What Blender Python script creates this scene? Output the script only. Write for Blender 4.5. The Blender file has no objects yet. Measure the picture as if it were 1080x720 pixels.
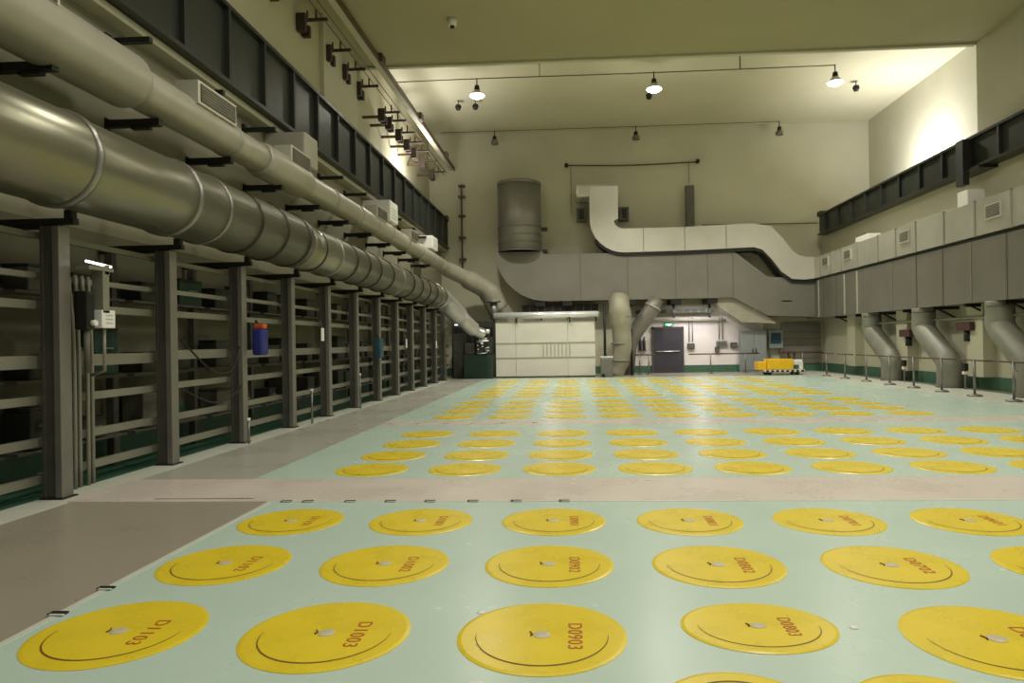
import bpy, bmesh, math, random
from mathutils import Vector, Matrix
random.seed(7)
C = bpy.context.scene.collection
PI = math.pi
sin, cos = math.sin, math.cos

# ------------------------------------------------------------------ materials
def mat(name, col, rough=0.6, metal=0.0, emit=None, estr=0.0, noise=0.0, nscale=3.0, bump=0.0, spec=None, col2=None, stretch=(1, 1, 1), coat=0.0, rvar=0.0):
    m = bpy.data.materials.new(name); m.use_nodes = True
    nt = m.node_tree; b = nt.nodes['Principled BSDF']
    b.inputs['Base Color'].default_value = (*col, 1)
    b.inputs['Roughness'].default_value = rough
    b.inputs['Metallic'].default_value = metal
    if spec is not None: b.inputs['Specular IOR Level'].default_value = spec
    if coat: b.inputs['Coat Weight'].default_value = coat; b.inputs['Coat Roughness'].default_value = 0.12
    if emit:
        b.inputs['Emission Color'].default_value = (*emit, 1); b.inputs['Emission Strength'].default_value = estr
    if noise or bump or col2:
        tc = nt.nodes.new('ShaderNodeTexCoord'); mp = nt.nodes.new('ShaderNodeMapping')
        mp.inputs['Scale'].default_value = stretch
        nt.links.new(tc.outputs['Object'], mp.inputs['Vector'])
        n = nt.nodes.new('ShaderNodeTexNoise'); n.inputs['Scale'].default_value = nscale
        n.inputs['Detail'].default_value = 5
        nt.links.new(mp.outputs['Vector'], n.inputs['Vector'])
        if noise or col2:
            cr = nt.nodes.new('ShaderNodeValToRGB')
            c2 = col2 if col2 else tuple(min(1, c * (1 + noise)) for c in col)
            c1 = col if col2 else tuple(c * (1 - noise) for c in col)
            cr.color_ramp.elements[0].position = 0.32; cr.color_ramp.elements[1].position = 0.68
            cr.color_ramp.elements[0].color = (*c1, 1); cr.color_ramp.elements[1].color = (*c2, 1)
            nt.links.new(n.outputs['Fac'], cr.inputs['Fac'])
            nt.links.new(cr.outputs['Color'], b.inputs['Base Color'])
        if rvar:
            mr = nt.nodes.new('ShaderNodeMapRange')
            mr.inputs['To Min'].default_value = max(0.03, rough - rvar); mr.inputs['To Max'].default_value = rough + rvar
            nt.links.new(n.outputs['Fac'], mr.inputs['Value']); nt.links.new(mr.outputs['Result'], b.inputs['Roughness'])
        if bump:
            bp = nt.nodes.new('ShaderNodeBump'); bp.inputs['Strength'].default_value = bump; bp.inputs['Distance'].default_value = 0.02
            nt.links.new(n.outputs['Fac'], bp.inputs['Height']); nt.links.new(bp.outputs['Normal'], b.inputs['Normal'])
    return m

M = dict(
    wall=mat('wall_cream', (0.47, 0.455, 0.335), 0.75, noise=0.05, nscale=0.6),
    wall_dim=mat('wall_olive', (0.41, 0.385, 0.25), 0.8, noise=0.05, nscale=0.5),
    wall_shade=mat('wall_shade', (0.13, 0.125, 0.075), 0.8, noise=0.2, nscale=0.9),  # left wall colour darkened for the shade behind the racks
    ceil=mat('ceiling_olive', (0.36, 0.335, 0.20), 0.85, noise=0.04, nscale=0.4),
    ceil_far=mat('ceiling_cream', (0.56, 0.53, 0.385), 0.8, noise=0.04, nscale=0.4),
    white_wall=mat('wall_white', (0.78, 0.72, 0.70), 0.6, noise=0.03, nscale=1.0),
    dado=mat('dado_green', (0.05, 0.135, 0.08), 0.5, noise=0.1),
    floor_beige=mat('floor_beige', (0.35, 0.315, 0.245), 0.28, noise=0.07, nscale=0.8, rvar=0.03),
    floor_band=mat('floor_band', (0.66, 0.59, 0.52), 0.28, noise=0.06, nscale=1.2, rvar=0.06),
    floor_mint=mat('floor_mint', (0.52, 0.655, 0.565), 0.27, noise=0.03, nscale=1.0, rvar=0.02),
    aisle=mat('floor_aisle', (0.42, 0.42, 0.36), 0.28, noise=0.08, nscale=0.8, rvar=0.05),
    floor_dark=mat('floor_dark_green', (0.05, 0.13, 0.08), 0.35, noise=0.15, nscale=1.5),
    strip=mat('edge_strip', (0.62, 0.64, 0.55), 0.3, noise=0.05),
    yellow=mat('cover_yellow', (0.78, 0.60, 0.025), 0.28, noise=0.06, nscale=3, rvar=0.06),
    yellow_rim=mat('cover_rim', (0.72, 0.50, 0.03), 0.35, noise=0.05),
    groove=mat('groove', (0.16, 0.07, 0.0), 0.6, noise=0.1),
    red=mat('number_red', (0.42, 0.07, 0.01), 0.5, noise=0.05),
    pin=mat('pin_grey', (0.55, 0.50, 0.35), 0.4, noise=0.05),
    duct=mat('duct_steel', (0.22, 0.215, 0.155), 0.30, 0.7, noise=0.05, nscale=1.0, rvar=0.03),
    elbow=mat('duct_elbow', (0.50, 0.48, 0.48), 0.3, 0.6, noise=0.05),
    ring=mat('duct_ring', (0.05, 0.048, 0.034), 0.35, 0.7, noise=0.1),
    ring_light=mat('duct_ring_light', (0.30, 0.29, 0.25), 0.3, 0.7, noise=0.05),
    duct_cream=mat('duct_cream', (0.37, 0.355, 0.285), 0.42, 0.2, noise=0.07, nscale=2.0),
    duct_grey=mat('duct_grey', (0.20, 0.19, 0.158), 0.42, 0.3, noise=0.07, nscale=0.9),
    drop=mat('drop_olive', (0.29, 0.28, 0.205), 0.5, 0.1, noise=0.12, nscale=2),
    branch=mat('branch_grey', (0.20, 0.20, 0.155), 0.5, 0.1, noise=0.12, nscale=2),
    duct_seam=mat('duct_seam', (0.14, 0.13, 0.105), 0.5, 0.2, noise=0.05),
    duct_white=mat('duct_white', (0.56, 0.545, 0.47), 0.36, 0.35, noise=0.05, nscale=1.2, bump=0.3),
    white_seam=mat('white_seam', (0.30, 0.285, 0.24), 0.5, 0.2, noise=0.05),
    girder=mat('girder_dark', (0.026, 0.030, 0.024), 0.38, 0.4, noise=0.25, nscale=1.2, stretch=(1, .6, .3)),
    girder_rib=mat('girder_rib', (0.024, 0.027, 0.023), 0.5, 0.3, noise=0.1),
    black=mat('steel_black', (0.012, 0.012, 0.010), 0.5, 0.3, noise=0.2),
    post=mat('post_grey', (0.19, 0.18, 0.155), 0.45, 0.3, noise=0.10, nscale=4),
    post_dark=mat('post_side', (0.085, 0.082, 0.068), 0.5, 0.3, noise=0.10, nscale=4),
    rail=mat('rail_olive', (0.22, 0.215, 0.165), 0.5, 0.2, noise=0.08),
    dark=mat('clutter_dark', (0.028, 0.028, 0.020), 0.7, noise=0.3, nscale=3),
    mid=mat('clutter_mid', (0.10, 0.095, 0.07), 0.6, noise=0.2, nscale=3),
    green=mat('clutter_green', (0.012, 0.04, 0.025), 0.6, noise=0.2),
    white=mat('white_paint', (0.78, 0.77, 0.73), 0.45, noise=0.03),
    panel=mat('panel_white', (0.66, 0.65, 0.58), 0.5, noise=0.04, nscale=1.5),
    panel_line=mat('panel_line', (0.33, 0.33, 0.28), 0.5, noise=0.05),
    chrome=mat('pipe_bright', (0.85, 0.87, 0.88), 0.25, 0.5, noise=0.03),
    door=mat('door_slate', (0.045, 0.040, 0.055), 0.5, noise=0.1),
    cabinet=mat('cabinet_grey', (0.24, 0.27, 0.265), 0.5, noise=0.06),
    blue=mat('cloth_blue', (0.012, 0.018, 0.16), 0.6, noise=0.2),
    teal=mat('cloth_teal', (0.01, 0.06, 0.09), 0.6, noise=0.2),
    orange=mat('cap_orange', (0.50, 0.09, 0.02), 0.5, noise=0.1),
    cart=mat('cart_yellow', (0.80, 0.48, 0.015), 0.4, noise=0.05),
    bracket=mat('bracket_brown', (0.035, 0.022, 0.014), 0.6, noise=0.1),
    wall_mid_shade=mat('wall_mid_shade', (0.26, 0.248, 0.17), 0.8, noise=0.08, nscale=0.6),  # left wall colour darkened for the dimness behind the ducts
    galv=mat('duct_galvanised', (0.50, 0.49, 0.42), 0.38, 0.5, noise=0.10, nscale=1.0),
    brown=mat('pipe_brown', (0.10, 0.06, 0.03), 0.6, noise=0.1),
    rail_red=mat('rail_maroon', (0.07, 0.025, 0.022), 0.5, noise=0.1),
    steel=mat('stanchion_steel', (0.22, 0.22, 0.20), 0.4, 0.6, noise=0.05),
    lamp=mat('lamp_glow', (1, 1, 1), 0.5, emit=(1.0, 0.97, 0.9), estr=14.0, noise=0.01),
    tube=mat('tube_glow', (1, 1, 1), 0.5, emit=(0.95, 1.0, 0.95), estr=3.0, noise=0.01),
    exit=mat('exit_green', (0.05, 0.6, 0.25), 0.5, emit=(0.1, 1.0, 0.4), estr=1.6, noise=0.01),
    fitting=mat('lamp_cap', (0.20, 0.19, 0.15), 0.5, 0.3, noise=0.05),
)

# ------------------------------------------------------------------ mesh helpers
def xf(bm, vs, mtx):
    if mtx is not None: bmesh.ops.transform(bm, matrix=mtx, verts=vs)

def box(bm, x0, x1, y0, y1, z0, z1, bev=0.0, mi=0, rot=None):
    r = bmesh.ops.create_cube(bm, size=1.0)
    vs = r['verts']
    for v in vs:
        v.co = Vector(((x0 + x1) / 2 + v.co.x * (x1 - x0), (y0 + y1) / 2 + v.co.y * (y1 - y0), (z0 + z1) / 2 + v.co.z * (z1 - z0)))
    fs = set(f for v in vs for f in v.link_faces)
    for f in fs: f.material_index = mi
    if bev:
        es = list(set(e for v in vs for e in v.link_edges))
        bmesh.ops.bevel(bm, geom=es, offset=bev, segments=2, affect='EDGES', profile=0.6)
    if rot is not None: bmesh.ops.rotate(bm, verts=vs if not bev else bm.verts, cent=rot[0], matrix=rot[1])

def tube(bm, pts, rad, seg=20, caps=True, mi=0, smooth=True):
    """sweep a circle through points; rad may be a list"""
    pts = [Vector(p) for p in pts]
    if not isinstance(rad, (list, tuple)): rad = [rad] * len(pts)
    rings = []
    n = len(pts); ref = None
    for i, p in enumerate(pts):
        if i == 0: t = pts[1] - pts[0]
        elif i == n - 1: t = pts[-1] - pts[-2]
        else: t = (pts[i + 1] - p).normalized() + (p - pts[i - 1]).normalized()
        t.normalize()
        if ref is None:
            ref = Vector((0, 0, 1)) if abs(t.z) < 0.9 else Vector((1, 0, 0))
        a = t.cross(ref).normalized(); b = a.cross(t).normalized(); ref = b
        rings.append([bm.verts.new(p + (a * cos(2 * PI * k / seg) + b * sin(2 * PI * k / seg)) * rad[i]) for k in range(seg)])
    for i in range(n - 1):
        for k in range(seg):
            f = bm.faces.new((rings[i][k], rings[i][(k + 1) % seg], rings[i + 1][(k + 1) % seg], rings[i + 1][k]))
            f.smooth = smooth; f.material_index = mi
    if caps:
        for rg in (rings[0], rings[-1]):
            try:
                f = bm.faces.new(rg); f.material_index = mi
            except ValueError: pass

def curve_pts(ctrl, n=6):
    """Catmull-Rom through control points"""
    P = [Vector(c) for c in ctrl]; P = [P[0] * 2 - P[1]] + P + [P[-1] * 2 - P[-2]]
    out = []
    for i in range(1, len(P) - 2):
        for k in range(n):
            t = k / n
            out.append(0.5 * ((2 * P[i]) + (P[i + 1] - P[i - 1]) * t + (2 * P[i - 1] - 5 * P[i] + 4 * P[i + 1] - P[i + 2]) * t * t + (3 * P[i] - P[i - 1] - 3 * P[i + 1] + P[i + 2]) * t ** 3))
    out.append(P[-2]); return out

def prism_y(bm, poly, y0, y1):
    """polygon in XZ extruded along Y"""
    a = [bm.verts.new((x, y0, z)) for x, z in poly]; b = [bm.verts.new((x, y1, z)) for x, z in poly]
    n = len(poly)
    bm.faces.new(a); bm.faces.new(list(reversed(b)))
    for i in range(n): bm.faces.new((a[i], a[(i + 1) % n], b[(i + 1) % n], b[i]))

def strip_y(bm, path, y0, y1):
    """duct of rectangular section whose XZ outline is given as pairs of (top/outer, bottom/inner) points"""
    R = []
    for (ax, az), (bx, bz) in path:
        R.append([bm.verts.new((ax, y0, az)), bm.verts.new((bx, y0, bz)), bm.verts.new((bx, y1, bz)), bm.verts.new((ax, y1, az))])
    for i in range(len(R) - 1):
        for k in range(4):
            bm.faces.new((R[i][k], R[i][(k + 1) % 4], R[i + 1][(k + 1) % 4], R[i + 1][k]))
    bm.faces.new(R[0]); bm.faces.new(list(reversed(R[-1])))

def obj(name, bm, m, parent=None, loc=None):
    bmesh.ops.recalc_face_normals(bm, faces=bm.faces[:])
    me = bpy.data.meshes.new(name); bm.to_mesh(me); bm.free()
    for mm in (m if isinstance(m, (list, tuple)) else [m]): me.materials.append(mm)
    o = bpy.data.objects.new(name, me); C.objects.link(o)
    if parent: o.parent = parent
    if loc: o.location = loc
    return o

def nb(): return bmesh.new()
def mk(name, m, parent, fn, *a, **k):
    bm = nb(); fn(bm, *a, **k); return obj(name, bm, m, parent)
def tag(o, label, cat, group=None, kind=None):
    o['label'] = label; o['category'] = cat
    if group: o['group'] = group
    if kind: o['kind'] = kind
    return o
def thing(name, label, cat, loc=(0, 0, 0), group=None):
    o = bpy.data.objects.new(name, None); C.objects.link(o); o.location = loc; o.empty_display_size = 0.1
    return tag(o, label, cat, group)
def struct(name, bm, m, label=None):
    o = obj(name, bm, m); o['kind'] = 'structure'; o['label'] = label or name; o['category'] = 'structure'; return o
def dup(root, loc, label=None):
    r = root.copy(); C.objects.link(r); r.location = loc
    if label: r['label'] = label
    for ch in list(root.children):
        c = ch.copy(); C.objects.link(c); c.parent = r
        for g in list(ch.children):
            d = g.copy(); C.objects.link(d); d.parent = c
    return r
ORD = ['first', 'second', 'third', 'fourth', 'fifth', 'sixth', 'seventh', 'eighth', 'ninth', 'tenth', 'eleventh', 'twelfth', 'thirteenth', 'fourteenth', 'fifteenth', 'sixteenth']

# ------------------------------------------------------------------ dimensions
XL, XR = -6.1, 11.4          # near hall walls
YN = 19.9                    # near ceiling ends, high bay begins
ZC = 9.68                    # near ceiling
FX0, FX1 = -6.6, 13.55       # high bay walls
YF, ZF = 32.0, 11.3          # far wall, high bay ceiling
YB = -3.0

# ------------------------------------------------------------------ setting
def S(name, m, boxes, label=None):
    bm = nb()
    for b in boxes: box(bm, *b)
    return struct(name, bm, m, label)
S('floor', M['floor_beige'], [(-7.2, 14.2, YB, YF + .3, -.2, 0)], 'beige epoxy floor slab of the hall')
S('floor_rack_zone', M['floor_dark'], [(-6.1, -5.35, YB, 29.5, 0.0, .006)], 'dark green floor strip under the steel racks')
S('floor_rack_edge', M['strip'], [(-5.35, -4.95, YB, 29.5, 0.0, .005)], 'pale green floor edge in front of the racks')
S('floor_near_field', M['floor_mint'], [(-2.90, 11.4, YB, 6.42, 0, .008)], 'mint green floor field holding the numbered yellow covers')
S('trim_near_field', M['strip'], [(-2.94, -2.90, YB, 6.42, 0, .011), (-2.94, 11.4, 6.42, 6.46, 0, .011)], 'pale edge strip around the near mint field')
S('floor_band', M['floor_band'], [(-5.0, 11.4, 6.46, 7.55, 0, .007)], 'pinkish beige floor band between the mint fields')
S('floor_mid_field', M['floor_mint'], [(-3.6, 10.9, 7.55, 12.4, 0, .008)], 'mint green floor field beyond the pink band')
S('floor_mid_band', M['floor_band'], [(-3.6, 10.9, 12.4, 13.1, 0, .007)], 'narrow beige floor band across the middle')
S('floor_far_field', M['floor_mint'], [(-3.6, 9.3, 13.1, 28.2, 0, .008)], 'mint green floor field at the far end')
S('floor_aisle', M['aisle'], [(-4.95, -3.6, 7.55, 29.5, 0, .004)], 'pale grey floor aisle beside the racks')
S('floor_side_strip', M['strip'], [(9.3, 10.9, 13.1, YF, 0, .006)], 'pale floor strip below the barrier posts')

S('wall_left_lower', M['wall_shade'], [(XL - .5, XL, YB, YF, 0, 3.0)], 'lower left wall behind the racks, coloured darker as shade')
S('wall_left_middle', M['wall_mid_shade'], [(XL - .5, XL, YB, YF, 3.0, 5.85)], 'middle band of the left wall, coloured darker as shade behind the ducts')
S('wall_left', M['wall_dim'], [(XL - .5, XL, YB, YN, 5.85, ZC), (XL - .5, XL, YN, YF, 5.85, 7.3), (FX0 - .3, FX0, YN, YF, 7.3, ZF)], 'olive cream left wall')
S('wall_right', M['wall'], [(XR, XR + .4, YB, YF, 0, 6.2), (XR, XR + .4, YB, YN, 6.2, ZC), (XR + .4, FX1, YN, YF, 6.0, 6.2), (FX1, FX1 + .3, YN, YF, 6.2, ZF)], 'cream right wall stepping back in the high bay')
S('wall_far', M['wall'], [(FX0 - .3, FX1 + .3, YF, YF + .3, 0, ZF)], 'cream far wall')
S('wall_far_lower', M['white_wall'], [(2.4, 8.7, YF - .06, YF, 0.32, 2.55)], 'white painted lower part of the far wall')
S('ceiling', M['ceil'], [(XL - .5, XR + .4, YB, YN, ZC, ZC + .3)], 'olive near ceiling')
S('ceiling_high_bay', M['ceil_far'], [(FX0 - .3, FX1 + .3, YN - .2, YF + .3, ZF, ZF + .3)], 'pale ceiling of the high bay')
S('wall_bay_front', M['wall'], [(FX0 - .3, FX1 + .3, YN - .22, YN, ZC + .3, ZF), (FX0 - .3, XL - .5, YN - .22, YN, 0, ZC + .3), (XR + .4, FX1 + .3, YN - .22, YN, 0, ZC + .3)], 'upstand between near ceiling and high bay')
S('trim_bay_edge', M['wall'], [(XL, XR, YN - .01, YN + .14, ZC - .06, ZC + .3)], 'pale lip where the near ceiling ends')
S('trim_wall_ledge_left', M['wall'], [(XL, XL + .26, YB, YF, 5.80, 5.91)], 'concrete ledge carrying the left girder')
S('baseboard_left', M['dado'], [(XL, XL + .02, YB, YF, 0, .6)], 'green dado on the left wall')
S('baseboard_right', M['dado'], [(XR - .02, XR, YB, YF, 0, .36)], 'green dado on the right wall')
S('baseboard_far', M['dado'], [(-5.9, 3.7, YF - .08, YF, 0, .33), (5.05, 11.3, YF - .08, YF, 0, .33)], 'green dado on the far wall')
for i, y in enumerate((15.0, 19.2, 23.4, 27.6)):
    S('trim_%d' % (i + 1), M['wall'], [(XR - .35, XR, y, y + .75, .36, 2.9)], 'cream pilaster on right wall')
for i, y in enumerate((9.2, 16.6)):
    S('trim_%d' % (i + 10), M['wall'], [(XL, XL + .1, y, y + 2.6, 7.3, ZC)], 'cream pilaster above the left girder')

# door in the far wall
S('door_1', M['door'], [(3.72, 5.02, YF - .14, YF - .05, .02, 2.02)], 'dark slate double door')
d1 = bpy.data.objects['door_1']
mk('door_handle', M['chrome'], d1, lambda bm: tube(bm, [(3.85, YF - .18, .98), (4.9, YF - .18, .98)], .025, 8))
mk('door_frame', M['post_dark'], d1, lambda bm: (box(bm, 3.64, 3.72, YF - .16, YF - .05, 0, 2.1), box(bm, 5.02, 5.10, YF - .16, YF - .05, 0, 2.1), box(bm, 3.64, 5.1, YF - .16, YF - .05, 2.02, 2.1)))
t = thing('exit_sign', 'small glowing green exit sign above the dark door', 'sign', (4.43, YF - .12, 2.2))
mk('housing', M['mid'], t, box, -.20, .20, -.03, .06, -.06, .06, .01)
mk('lit_face', M['exit'], t, box, -.16, .16, -.045, -.03, -.04, .04)
mk('arrow', M['lamp'], t, box, -.05, .05, -.052, -.045, -.02, .02)

# ------------------------------------------------------------------ numbered yellow covers
R = 0.43
def cover_root(label, cat='floor cover', group=None):
    root = thing('floor_cover', label, cat, (0, 0, .008), group); return root
def lens_bm(bm, r, h, seg=48, sy=1.0):
    prof = [(r, 0), (r, h * .4), (r - .02, h), (0.0001, h)]
    rings = []
    for rr, z in prof:
        rings.append([bm.verts.new((rr * cos(2 * PI * k / seg), rr * sy * sin(2 * PI * k / seg), z)) for k in range(seg)])
    for i in range(len(rings) - 1):
        for k in range(seg):
            bm.faces.new((rings[i][k], rings[i][(k + 1) % seg], rings[i + 1][(k + 1) % seg], rings[i + 1][k]))
def ring_bm(bm, r, w, z, a0, a1, seg=40, sy=1.0):
    prev = None
    for k in range(seg + 1):
        a = a0 + (a1 - a0) * k / seg
        f = .25 + .75 * sin(PI * k / seg)
        p = [bm.verts.new(((r + s * w * f) * cos(a), (r + s * w * f) * sy * sin(a), z)) for s in (-1, 1)]
        if prev: bm.faces.new((prev[0], prev[1], p[1], p[0]))
        prev = p
proto_me = {}
def text_mesh(s, size):
    cu = bpy.data.curves.new('number', 'FONT'); cu.body = s; cu.size = size; cu.align_x = 'CENTER'; cu.align_y = 'CENTER'; cu.extrude = 0.0008
    cu.space_character = 1.12; cu.offset = 0.0
    o = bpy.data.objects.new('tmp', cu); C.objects.link(o)
    dg = bpy.context.evaluated_depsgraph_get(); dg.update()
    me = bpy.data.meshes.new_from_object(o.evaluated_get(dg)); me.name = 'number'
    bpy.data.objects.remove(o); bpy.data.curves.remove(cu)
    me.materials.clear(); me.materials.append(M['red']); return me
gx, s = -0.178, 1.1147
base = cover_root('x')
mk('disc', M['yellow'], base, lens_bm, R, .006)
mk('groove', M['groove'], base, ring_bm, .335, .0065, 0.0068, PI, 2 * PI)
def mkpin(bm):
    lens_bm(bm, .045, .008, 20)
pn = mk('pin', M['pin'], base, mkpin); pn.location = (0.0, 0, .005)
hk = mk('hook', M['groove'], base, lambda bm: tube(bm, [(-.062, .03, .008), (-.048, .0, .009), (-.056, -.018, .008)], .0045, 6))
first = True; todo = []
rowsN = [(3.487, {0: '1103', 1: '1003', 2: '0903', 3: '0803', 4: '0703'}), (4.60, {0: '1102', 1: '1002', 2: '0902', 3: '0802', 4: '0702', 5: '0602'}), (5.715, {0: '1101', 1: '1001', 2: '0901', 3: '0801', 4: '0701', 5: '0601'})]
for Y, d in rowsN:
    for k in d:
        code = 'D' + d[k]
        x = gx + (k - 2) * s; lab = 'round yellow floor cover numbered %s in red, set in the near mint floor' % code
        if first: r = base; r.location = (x, Y, .008); r['label'] = lab; first = False
        else: r = dup(base, (x, Y, .008), lab)
        todo.append((r, code))
        if d[k] == '0803': r.location = (x, 3.62, .008); r.scale = (.92, .74, 1)
        r['group'] = 'numbered yellow covers in the near field'
# covers of the row nearest the camera, mostly below the frame
for k, (x, lab) in enumerate([(.66, 'cut off by the bottom edge, left of the two nearest'), (1.43, 'cut off by the bottom edge, right of the two nearest')]):
    r = dup(base, (x, 2.70, .008), 'round yellow floor cover ' + lab)
    r['group'] = 'yellow covers at the bottom edge'
    for ch in list(r.children):
        if ch.name.startswith('number'): bpy.data.objects.remove(ch)
        elif ch.name.startswith('groove'): ch.rotation_euler = (0, 0, PI)
    r.scale = (.86, .98, 1)
for r, code in todo:
    o = bpy.data.objects.new('number', text_mesh(code, .105)); C.objects.link(o); o.parent = r
    o.location = (.165, -.01, .0068); o.rotation_euler = (0, 0, -PI / 2)

far_base = thing('floor_cover', 'y', 'floor cover')
mk('disc', M['yellow'], far_base, lens_bm, R, .006, 32)
mk('groove', M['groove'], far_base, ring_bm, .335, .008, 0.0068, PI, 2 * PI, 20)
fr = [8.07, 9.07, 10.12, 11.2, 13.75, 14.85, 15.95, 17.1, 18.9, 20.0, 21.1, 22.3, 24.2, 25.4, 26.6]
first = True
for j, Y in enumerate(fr):
    for k in range(0, 11 if Y < 12 else 9):
        x = gx + (k - 2) * s
        if x > 8.9 and Y > 12: continue
        lab = 'yellow floor cover, %s from the left in the %s row beyond the pink band' % (ORD[k], ORD[j])
        if first: far_base['label'] = lab; far_base.location = (x, Y, .008); r = far_base; first = False
        else: r = dup(far_base, (x, Y, .008), lab)
        r['group'] = 'yellow covers beyond the pink band'

# small floor sockets along the band edges
sk = thing('floor_socket', 'small dark slot in the floor', 'socket')
mk('slot', M['black'], sk, box, -.05, .05, -.026, .02, 0, .008, .003)
mk('lip', M['strip'], sk, box, -.03, .055, -.04, -.024, 0, .009, .003)  # pale bar paints in the light glint at the slot
first = True
sx = [-2.76, -2.55, -2.14, -1.75, -1.37, -.96, -.55, -.10]
for row, (Y, xs, nm) in enumerate([(6.44, sx, 'at the near edge of the pink band'), (12.7, [-3.4, -2.9, -2.38, -1.86, -1.3, -.72], 'on the far narrow beige band')]):
    for k, x in enumerate(xs):
        lab = 'small dark floor slot, %s from the left %s' % (ORD[k], nm)
        if first: sk['label'] = lab; sk.location = (x, Y, .011); r = sk; first = False
        else: r = dup(sk, (x, Y, .011 if row == 0 else .007), lab)
        r['group'] = 'dark floor slots along the bands'
for (x, y, nm) in [(-2.92, 3.72, 'nearer one'), (-2.92, 4.12, 'farther one')]:
    r = dup(sk, (x, y, .011), 'small dark floor slot on the left field edge, ' + nm); r['group'] = 'dark floor slots on the left edge'
bm = nb(); box(bm, -4.15, -3.15, 6.57, 6.585, 0.0, .009)
tag(obj('floor_groove', bm, M['black']), 'thin dark straight groove in the beige floor left of the mint field', 'groove')
for (x, y, w, lab) in [(-.53, 3.78, .05, 'tiny white painted glint on the mint floor left of cover D0903'), (1.42, 3.62, .05, 'tiny white painted glint on the mint floor right of cover D0803'), (-.44, 2.98, .07, 'tiny white painted glint at the bottom edge below cover D0903')]:
    bm = nb(); lens_bm(bm, w * .45, .01, 16)  # white discs stand in for small glints on the floor
    tag(obj('floor_glint', bm, M['white'], loc=(x, y, .008)), lab, 'glint')

# ------------------------------------------------------------------ left rack bays
PY = [4.76 + 1.9 * k for k in range(13)]
RH = [2.66, 2.26, 1.95, 1.39, .99, .57, .2]
def hpost(bm, x, y, z0, z1, w=.24, d=.2, t=.035):
    box(bm, x - w / 2, x + w / 2, y - d / 2, y - d / 2 + t, z0, z1)
    box(bm, x - w / 2, x - w / 2 + t, y - d / 2 + t, y + d / 2, z0, z1)
    box(bm, x + w / 2 - .10, x + w / 2, y - d / 2 + t, y + d / 2, z0, z1)
for i, y in enumerate(PY):
    px = -5.2
    t = thing('steel_rack_bay', 'grey steel rack bay with post and horizontal rails, %s along the left wall' % ORD[i], 'rack', (px, y, 0), 'steel rack bays along the left wall')
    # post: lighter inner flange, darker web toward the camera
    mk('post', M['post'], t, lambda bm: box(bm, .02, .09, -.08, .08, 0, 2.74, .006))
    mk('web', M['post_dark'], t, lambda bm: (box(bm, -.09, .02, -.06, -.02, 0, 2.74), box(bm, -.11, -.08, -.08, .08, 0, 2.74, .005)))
    mk('base_plate', M['black'], t, box, -.13, .12, -.11, .11, 0.006, .02, .004)
    ln = 1.9
    for z in RH:
        zz = z + random.uniform(-.015, .015)
        h = .085 if z < 2 and z != 1.39 else .06
        if z == 1.39: h = .13
        mk('rail', M['rail'], t, box, -.24, -.17, .0, ln, zz - h / 2, zz + h / 2, .005)
    mk('arm', M['black'], t, lambda bm: (box(bm, -.88, .22, -.04, .04, 2.76, 2.82), box(bm, -.88, .05, -.03, .03, 2.72, 2.76)))
    mk('cradle', M['black'], t, lambda bm: (box(bm, .12, .2, -.04, .04, 2.82, 2.90),))
    # rear post and back shelf
    mk('rear_post', M['post_dark'], t, box, -.80, -.70, -.05, .05, 0, 2.72)
    mk('rear_shelf', M['mid'], t, box, -.82, -.50, .08, ln - .08, 1.14, 1.18)
    mk('rear_shelf', M['mid'], t, box, -.82, -.50, .08, ln - .08, 2.10, 2.13)
    mk('rear_shelf', M['mid'], t, box, -.82, -.50, .08, ln - .08, .40, .43)
# things kept on the racks
kinds = []
for i, y in enumerate(PY[:-1]):
    for lv, zb in enumerate((.44, 1.18, 2.13)):
        yy = y + .25
        n = 0
        while yy < y + 1.6 and n < 3:
            w = random.uniform(.25, .6); hh = random.uniform(.18, .55 if lv < 2 else .4)
            if yy + w > y + 1.75: break
            m = M[random.choice(['dark', 'dark', 'mid', 'green', 'dark'])]
            t = thing('equipment_case', 'dark equipment case, %s on the %s shelf of the %s rack bay' % (ORD[n], ['lower', 'middle', 'upper'][lv], ORD[i]), 'case', (-5.86, yy, zb), 'dark equipment cases stored on the racks')
            mk('case_body', m, t, box, -.14, .16, 0, w, 0, hh, .02)
            mk('case_lid', M['dark'], t, box, -.145, .165, -.005, w + .005, hh, hh + .03, .008)
            if random.random() < .5: mk('handle', M['rail'], t, lambda bm: tube(bm, [(.16, w * .3, hh * .6), (.2, w * .35, hh * .6), (.2, w * .65, hh * .6), (.16, w * .7, hh * .6)], .012, 6))
            yy += w + random.uniform(.08, .5); n += 1
# cable runs on the racks
def cable(name, pts, r, m, label, cat='cable', group=None, n=6):
    bm = nb(); tube(bm, curve_pts(pts, n), r, 8); return tag(obj(name, bm, m), label, cat, group)
for k in range(4):
    cable('riser_conduit', [(-5.33 - .02 * (k % 2), 7.06 + .10 * k, .006), (-5.33 - .02 * (k % 2), 7.06 + .10 * k, 1.5), (-5.35, 7.02 + .1 * k, 2.3)], .022, M['rail'], 'vertical grey conduit beside the nearest full rack post, %s of four' % ORD[k], 'conduit', 'conduits beside the nearest rack post')
cable('drooping_cable', [(-5.1, 8.7, 1.6), (-5.02, 9.2, 1.22), (-5.0, 9.6, 1.12), (-5.05, 10.0, 1.22), (-5.12, 10.3, 1.5)], .013, M['black'], 'black cable drooping between the second and third rack posts')
cable('slack_cable', [(-5.1, 8.7, .95), (-5.05, 9.4, .72), (-5.05, 10.0, .80), (-5.12, 10.35, .9)], .012, M['black'], 'slack black cable low between the second and third rack posts')
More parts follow.
